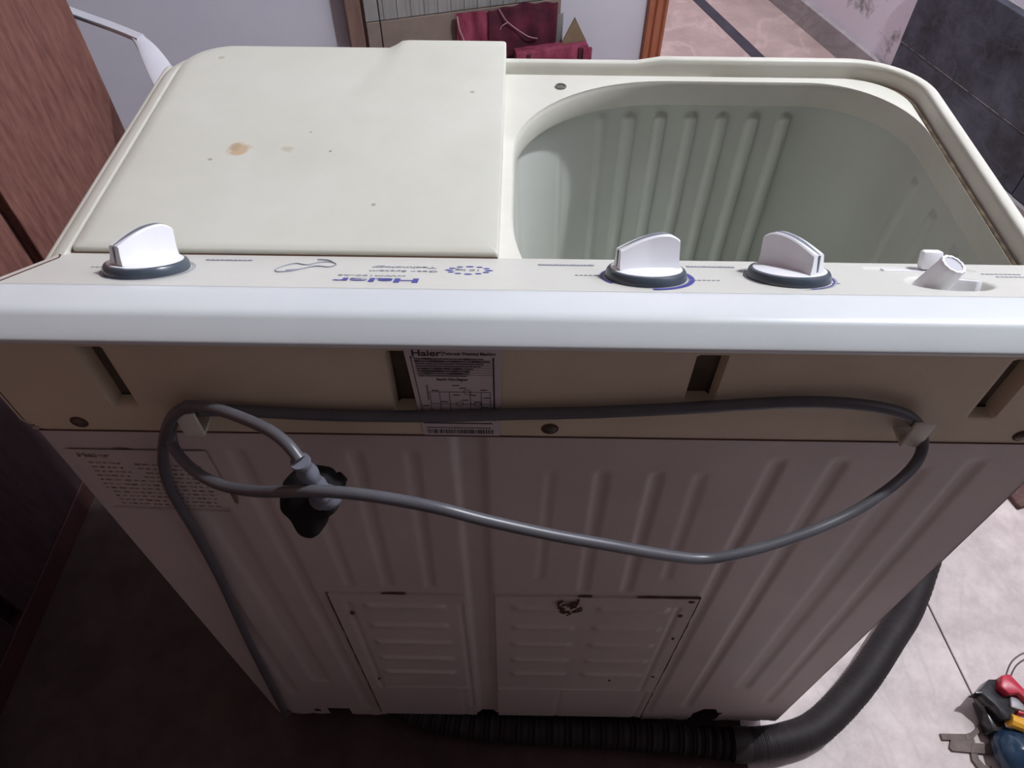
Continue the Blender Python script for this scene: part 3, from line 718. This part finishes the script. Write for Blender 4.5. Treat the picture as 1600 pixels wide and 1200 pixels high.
top = [(-0.2685, -0.0085, 0.8585), (-0.2508, -0.007, 0.8592), (-0.2186, -0.006, 0.8571), (-0.1719, -0.006, 0.8543), (-0.1245, -0.006, 0.8538), (-0.0769, -0.006, 0.855), (-0.0296, -0.006, 0.8585), (0.0173, -0.006, 0.8612), (0.0635, -0.006, 0.8653), (0.1091, -0.006, 0.8703), (0.1448, -0.006, 0.8749), (0.1805, -0.006, 0.8779), (0.2122, -0.007, 0.8777), (0.2386, -0.008, 0.8736), (0.2574, -0.009, 0.8662), (0.2701, -0.01, 0.8545)]
cord = MB(); cord.tube(loop, .0042, 14, sub=8); cord.tube(top, .0046, 14, sub=8)
down = [(-0.2571, -0.016, 0.8747), (-0.2657, -0.017, 0.8728), (-0.2776, -0.016, 0.8597), (-0.2915, -0.014, 0.8347), (-0.3088, -0.01, 0.7947), (-0.3201, -0.007, 0.7544), (-0.3245, -0.006, 0.7113), (-0.3265, -0.006, 0.6654), (-0.3331, -0.006, 0.5771), (-0.3434, -0.006, 0.4842), (-0.3582, -0.006, 0.3486), (-0.3734, -0.006, 0.189), (-0.3827, -0.006, 0.0922), (-.3835, -.004, .050), (-.372, .03, .040)]
cord.tube(down, .0044, 14, sub=8)
pc = [(-0.2597, -0.018, 0.8788), (-0.2401, -0.024, 0.8856), (-0.2225, -0.032, 0.89), (-0.2033, -0.042, 0.8938), (-0.1867, -0.052, 0.8965), (-0.1741, -0.062, 0.8966), (-0.1661, -0.07, 0.8917)]
cord.tube(pc, .0041, 14, sub=8)
cordo = cord.build('power_cord', CABLE, WM)
# plug: moulded three-pin body, cord collar at the top
PC = Vector((-.1770, -.055, .8150)); back = Vector((.10, .83, -.55)).normalized(); up = Vector((.06, .55, .83)); up = (up-back*up.dot(back)).normalized(); rt_ = back.cross(up)
PMx = Matrix(((rt_.x, up.x, -back.x, PC.x), (rt_.y, up.y, -back.y, PC.y), (rt_.z, up.z, -back.z, PC.z), (0, 0, 0, 1))) @ Matrix.Scale(.86, 4)
outl = [(-.012, .028), (.012, .028), (.020, .022), (.027, .018), (.0255, .004), (.022, -.001), (.0215, -.008), (.014, -.014), (.010, -.027), (.004, -.033), (-.004, -.033), (-.010, -.029), (-.016, -.018), (-.024, -.010), (-.0255, -.001), (-.023, .016)]
pb = MB()
lps = []
for sc, z in ((.88, -.014), (.98, -.011), (1.0, -.004), (1.0, .004), (.95, .010), (.80, .014), (.5, .0165)):
    P = [Vector((x*sc, y*sc, z)) for x, y in outl]; P = P[:]; P.append(P[0]); P = catmull(P, 4)[:-1]; lps.append(P)
pb.loft(lps, True, True, M=PMx)
plug = pb.build('plug', BLACK, cordo, 50)
co = MB(); c1 = PMx@Vector((0.014, .010, .014)); c2 = Vector((-.1661, -.0705, .8910))
co.tube([c1, c1.lerp(c2, .35)+Vector((.004, -.004, 0)), c2], lambda t: .0085-.0025*t+.0007*sin(t*34), 16, sub=14)
co.lathe([(.0, .009), (.006, .008), (.010, .004), (.012, -.002)], PMx @ Matrix.Translation((.018, .010, .012)), 20)
co.build('strain_relief', mat('relief_grey', (.13, .135, .17), .35, (.16, .165, .2), 40, 1), cordo, 50)
for (a, b) in ((.020, .020), (-.011, .002), (.011, .002)):
    MB().lathe([(.0030, 0), (.0030, .017), (.0022, .019), (0, .0193)], PMx @ Matrix.Translation((a, b, -.012)) @ Matrix.Rotation(pi, 4, 'X') @ (Matrix.Rotation(radians(-38), 4, 'X') if a > .015 else Matrix.Identity(4)), 14).build('plug_pin', BLACK, cordo)

# ---- drain hose: smooth elbow, ribbed run along the bottom
hp = [(.900, .560, .027), (.800, .380, .0275), (.694, .214, .0275), (.628, .138, .0275), (.552, .060, .0275), (.470, -.004, .0275), (.410, -.026, .0275), (.362, -.033, .0275), (.340, -.034, .0275)]
hb = catmull([Vector(p) for p in hp], 40)
hs = MB(); rr_ = lambda t: .0255+.0007*(1 if int(t*230) % 2 else 0)
hs.tube(hb, rr_, 20)
hr = [(.340, -.034, .0290), (.27, -.030, .0305), (.13, -.022, .0305), (-.03, -.016, .0305), (-.16, .0, .0305), (-.26, .05, .0305)]
hq = catmull([Vector(p) for p in hr], 40)
hs.tube(hq, lambda t: .0225+.0022*sin(t*2*pi*85), 20)
hs.tube([(.352, -.034, .0275), (.325, -.0335, .0275)], .0272, 24)
hs.build('drain_hose', HOSE, WM, 60)

# ------------------------------------------------------------------ wooden wardrobe, left
LOWERM = mat('dark_lower_wood', (.022, .010, .014), .7, (.045, .020, .024), 22, 1, .2, 90, stretch=(3, 3, .55), detail=9)
WD = empty('wooden_wardrobe', (-.87, .25, 0)); tag(WD, 'tall reddish-brown wooden wardrobe standing left of the washing machine', 'wardrobe')
wb = MB(); wb.box((-.55, -.95, .0), (-.022, .82, 1.95), None, .003); wb.build('body', WOODD, WD, 0)
for (y0, y1) in ((.405, .82), (-.10, .378), (-.60, -.127), (-.95, -.627)):
    MB().box((-.022, y0, .405), (0, y1, 1.93), None, .0025).build('door', WOOD, WD, 0)
    MB().box((-.022, y0, .06), (0, y1, .395), None, .0025).build('lower_front', LOWERM, WD, 0)  # lower fronts in a darker wood colour than the doors above
MB().box((-.022, -.95, 0), (-.0005, .82, .055), None, .002).build('plinth', WOODD, WD, 0)

# ------------------------------------------------------------------ white plastic rail showing past the wardrobe
CH = empty('plastic_rail', (0, 0, 0)); tag(CH, 'white curved plastic rail standing in the gap between wardrobe and washing machine', 'rail')
def ribbon(path, wdir, wd, th, sub=6):
    P = catmull([Vector(p) for p in path], sub); loops = []
    W = Vector(wdir).normalized()
    for i, p in enumerate(P):
        t = (P[min(i+1, len(P)-1)]-P[max(i-1, 0)]).normalized(); n_ = t.cross(W).normalized(); q = wd(i/(len(P)-1))
        loops.append([p+W*q*.5*a+n_*th*.5*b for a, b in ((-1, -.4), (-.8, -1), (.8, -1), (1, -.4), (1, .4), (.8, 1), (-.8, 1), (-1, .4))])
    return MB().loft(loops, True, True)
ribbon([(-1.16, 1.24, .650), (-1.03, 1.19, .645), (-.90, 1.135, .628), (-.82, 1.10, .620), (-.757, 1.065, .616)], (.42, .90, .1), lambda t: .020, .010).build('top_rail', CHAIRW, CH, 50)
ribbon([(-.768, 1.072, .6165), (-.735, 1.035, .600), (-.690, .975, .550), (-.672, .950, .46), (-.665, .945, .2), (-.662, .945, 0.0)], (.55, .82, .1), lambda t: .022+.030*sst(0, .35, t), .008).build('leg', CHAIRW, CH, 50)
MB().tube([(-1.15, 1.24, 0), (-1.15, 1.24, .645)], .012, 10).build('leg', CHAIRW, CH)

# ------------------------------------------------------------------ grey sheeted cupboard against the back wall
def RT(a, b, z=0): return EX*a+EY*b+Vector((0, 0, z))
CB = empty('cupboard', RT(.36, 1.93), RA); tag(CB, 'grey ribbed cupboard front with a brown wooden post and board, set against the pale wall', 'cupboard')
# local frame: x along wall, y away
MB().box((-.272, .010, 0), (.350, .038, 2.0), None, .003).build('body', BROWNW, CB, 0)
for i, (x0, x1) in enumerate(((-.262, -.222), (-.219, .352))):
    MB().box((x0, -.004, .285), (x1, .010, 1.99), None, .002).build('panel', GREYC, CB, 0)
    MB().box((x0, -.006, .02), (x1, .010, .283), None, .002).build('lower_board', BROWNP, CB, 0)
MB().box((-.316, -.012, 0), (-.272, .038, 2.0), None, .003).build('post', BROWNW, CB, 0)
for k in range(13): MB().tube([(-.205+.041*k, -.0050, .287), (-.205+.041*k, -.0050, 1.9)], .0012, 6).build('panel_rib', GREYC, CB)
def cloth(name, x0, x1, z0, z1, yo, m, amp=.006, fr=60, parent=None, nx=60, nz=40, th=.003):
    f1 = lambda x, z: Vector((x, yo-.006-amp*(.5+.5*sin(x*fr+2*sin(z*9)))-amp*.5*sin(x*fr*2.3+z*12), z+.004*sin(x*37)+.0025*sin(x*91)))
    v, f = grid(lin(x0, x1, nx), lin(z0, z1, nz), f1)
    n = len(v); v2 = [p+Vector((0, th, 0)) for p in v]; f2 = [tuple(n+i for i in q[::-1]) for q in f]
    ring = list(range(nx))+[j*nx+nx-1 for j in range(1, nz)]+[(nz-1)*nx+i for i in range(nx-2, -1, -1)]+[j*nx for j in range(nz-2, 0, -1)]
    e = [(ring[(i+1) % len(ring)], ring[i], n+ring[i], n+ring[(i+1) % len(ring)]) for i in range(len(ring))]
    return mk(name, v+v2, f+f2+e, m, parent, 60)
CL = empty('velvet_cloth', RT(.36, 1.92), RA); tag(CL, 'dark crimson velvet cloth hanging over the lower right of the grey cupboard', 'cloth')
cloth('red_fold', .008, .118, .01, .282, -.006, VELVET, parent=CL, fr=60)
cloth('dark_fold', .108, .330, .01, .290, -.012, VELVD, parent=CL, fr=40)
cloth('pale_fold', .318, .353, .01, .245, -.010, GREYC, parent=CL, fr=45, nx=20)
for P, r_ in (([(.140, -.028, .290), (.156, -.030, .262), (.170, -.030, .245), (.200, -.030, .220), (.235, -.030, .195), (.265, -.030, .185)], .0016), ([(.168, -.030, .248), (.150, -.030, .240), (.142, -.030, .228)], .0014), ([(.010, -.020, .280), (.014, -.022, .245), (.028, -.022, .20), (.030, -.022, .14)], .0028)):
    MB().tube(P, r_, 6, sub=5).build('loose_thread', FRINGE, CL)
ST = empty('velvet_box', RT(.668, 1.850, .0), RA); tag(ST, 'low crimson velvet covered box with an olive cardboard flap, right of the cupboard', 'box')
MB().box((-.128, -.018, .0), (.112, .030, .172), None, .006).build('covered_body', VELVET, ST, 30)
for x0, x1, z in ((-.134, -.100, .180), (.090, .122, .164)): MB().box((x0, -.026, .02), (x1, -.014, z), None, .004).build('corner_flap', VELVET, ST, 30)
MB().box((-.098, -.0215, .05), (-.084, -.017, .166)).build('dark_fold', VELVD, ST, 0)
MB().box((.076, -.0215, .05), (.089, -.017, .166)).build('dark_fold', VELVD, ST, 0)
MB().prism([(.024, .168), (.114, .168), (.068, .250)], 0, .004, Matrix.Translation((0, .012, 0)) @ Matrix.Rotation(pi/2, 4, 'X')).build('cardboard_flap', CARD, ST, 0)

# ------------------------------------------------------------------ small dark chest added to shade the hallway floor
HC = empty('added_chest', RT(1.52, 3.05), RA); tag(HC, 'dark brown wooden chest added in the hallway for its shade on the floor', 'chest')
MB().box((-.16, 0, .04), (.2, .5, .5), None, .006).build('body', BROWNW, HC, 0)
MB().box((-.17, -.01, .5), (.21, .51, .53), None, .006).build('added_chest_lid', BROWNW, HC, 0)
for x in (-.14, .17): MB().box((x-.02, .01, 0), (x+.02, .05, .045)).build('leg', BROWNW, HC, 0)

# ------------------------------------------------------------------ toy at the lower right
TY = empty('broken_toy', (.780, -.010, 0)); tag(TY, 'small broken toy of red, yellow, black and blue plastic lying on the floor tiles', 'toy')
MB().lathe([(.0, 0), (.024, .001), (.032, .014), (.033, .028), (.026, .044), (.014, .053), (0, .056)], Matrix.Translation((-.006, -.030, .006)) @ Matrix.Diagonal((1, 1.25, .9, 1)), 32).build('blue_dome', TBLU, TY, 60)
MB().lathe([(.018, 0), (.0185, .008), (.012, .012), (0, .012)], Matrix.Translation((.010, -.052, .026)) @ Matrix.Rotation(.9, 4, 'X'), 20).build('wheel', TBLK, TY)
bk = MB(); bk.prism([(-.056, .052), (-.046, .056), (-.024, .074), (.004, .074), (.004, .034), (-.008, .012), (-.022, .012), (-.030, .034), (-.044, .050)], .034, .060, None, .002)
bk.box((-.034, .000, .005), (-.010, .052, .036), None, .002); bk.box((-.028, -.040, .005), (-.010, .006, .030), None, .002)
bk.build('black_frame', TBLK, TY, 30)
MB().prism([(-.020, .058), (-.010, .076), (.004, .078), (.020, .050), (.036, .022), (.030, .012), (.006, .048), (-.010, .046)], .050, .076, None, .003).build('red_shell', RED, TY, 30)
MB().prism([(.002, .022), (.034, .014), (.034, .026), (.008, .036)], .044, .060, None, .002).build('red_clip', RED, TY, 30)
MB().box((-.016, .026, .050), (.012, .044, .064), Matrix.Rotation(-.3, 4, 'Z'), .002).build('grey_bracket', TGRY, TY, 30)
MB().tube([(-.014, .012, .056), (.040, -.008, .052)], .0105, 10).build('yellow_bar', YEL, TY, 30)
for P in ([(-.004, .072, .070), (.006, .092, .085), (.024, .104, .092), (.046, .110, .09)], [(.002, .070, .070), (.014, .088, .082), (.032, .098, .088), (.051, .100, .085)]):
    MB().tube(P, .0013, 6, sub=5).build('thin_wire', COPPER, TY)
# the toy's cast shadow, put in as flat brown shapes on the floor
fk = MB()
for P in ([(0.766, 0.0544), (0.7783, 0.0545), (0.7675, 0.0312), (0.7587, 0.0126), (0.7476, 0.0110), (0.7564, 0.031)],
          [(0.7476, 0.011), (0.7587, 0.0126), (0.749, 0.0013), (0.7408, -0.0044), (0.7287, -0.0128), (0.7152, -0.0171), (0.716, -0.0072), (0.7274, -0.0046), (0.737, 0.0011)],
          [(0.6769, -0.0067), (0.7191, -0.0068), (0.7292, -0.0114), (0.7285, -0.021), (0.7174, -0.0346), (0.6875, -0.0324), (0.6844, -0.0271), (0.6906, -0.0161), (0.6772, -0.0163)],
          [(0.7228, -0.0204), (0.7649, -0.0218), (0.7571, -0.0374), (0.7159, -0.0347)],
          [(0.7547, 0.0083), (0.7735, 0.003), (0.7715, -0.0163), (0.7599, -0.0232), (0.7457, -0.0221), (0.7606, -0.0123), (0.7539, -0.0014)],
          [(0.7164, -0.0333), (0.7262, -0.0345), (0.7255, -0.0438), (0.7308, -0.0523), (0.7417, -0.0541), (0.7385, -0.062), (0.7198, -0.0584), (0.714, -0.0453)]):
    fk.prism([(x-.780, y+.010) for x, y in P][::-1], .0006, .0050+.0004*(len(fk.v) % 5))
fk.build('painted_shadow', mat('shadow_brown', (.13, .095, .085), .7, (.20, .15, .135), 60, 1), TY, 0)
MB().tube([(-.030, -.070, .008), (-.010, -.062, .008), (.010, -.068, .008)], .006, 8, sub=4).build('red_clip', RED, TY)

# ------------------------------------------------------------------ brown mat right of the machine
MT = rbox(1.062, 1.66, .10, 1.0, 0, .012, .003).build('floor_mat', mat('mat_brown', (.10, .05, .045), .95, (.15, .085, .075), 120, 1, .6, 300), None, 0)
tag(MT, 'dark brown floor mat, its corner showing right of the washing machine', 'mat')

# ------------------------------------------------------------------ dark maroon rug under and left of the machine
rg = [p for p in rrect(-.8696, .352, -1.5, 1.35, [.03, .02, .02, .02], 0, nc=8, ns=6)]
rgm = MB(); rgm.loft([[Vector((p.x, p.y, z)) for p in rg] for z in (0.0002, .0036)]+[[Vector((p.x*.9985, p.y*.9985, .0041)) for p in rg]], True, True)
RG = rgm.build('floor_rug', mat('rug_maroon', (.052, .031, .029), .95, (.085, .054, .050), 9, 1, .8, 700, detail=9), None, 30)
tag(RG, 'dark maroon rug under the left of the washing machine and in front of it', 'rug')
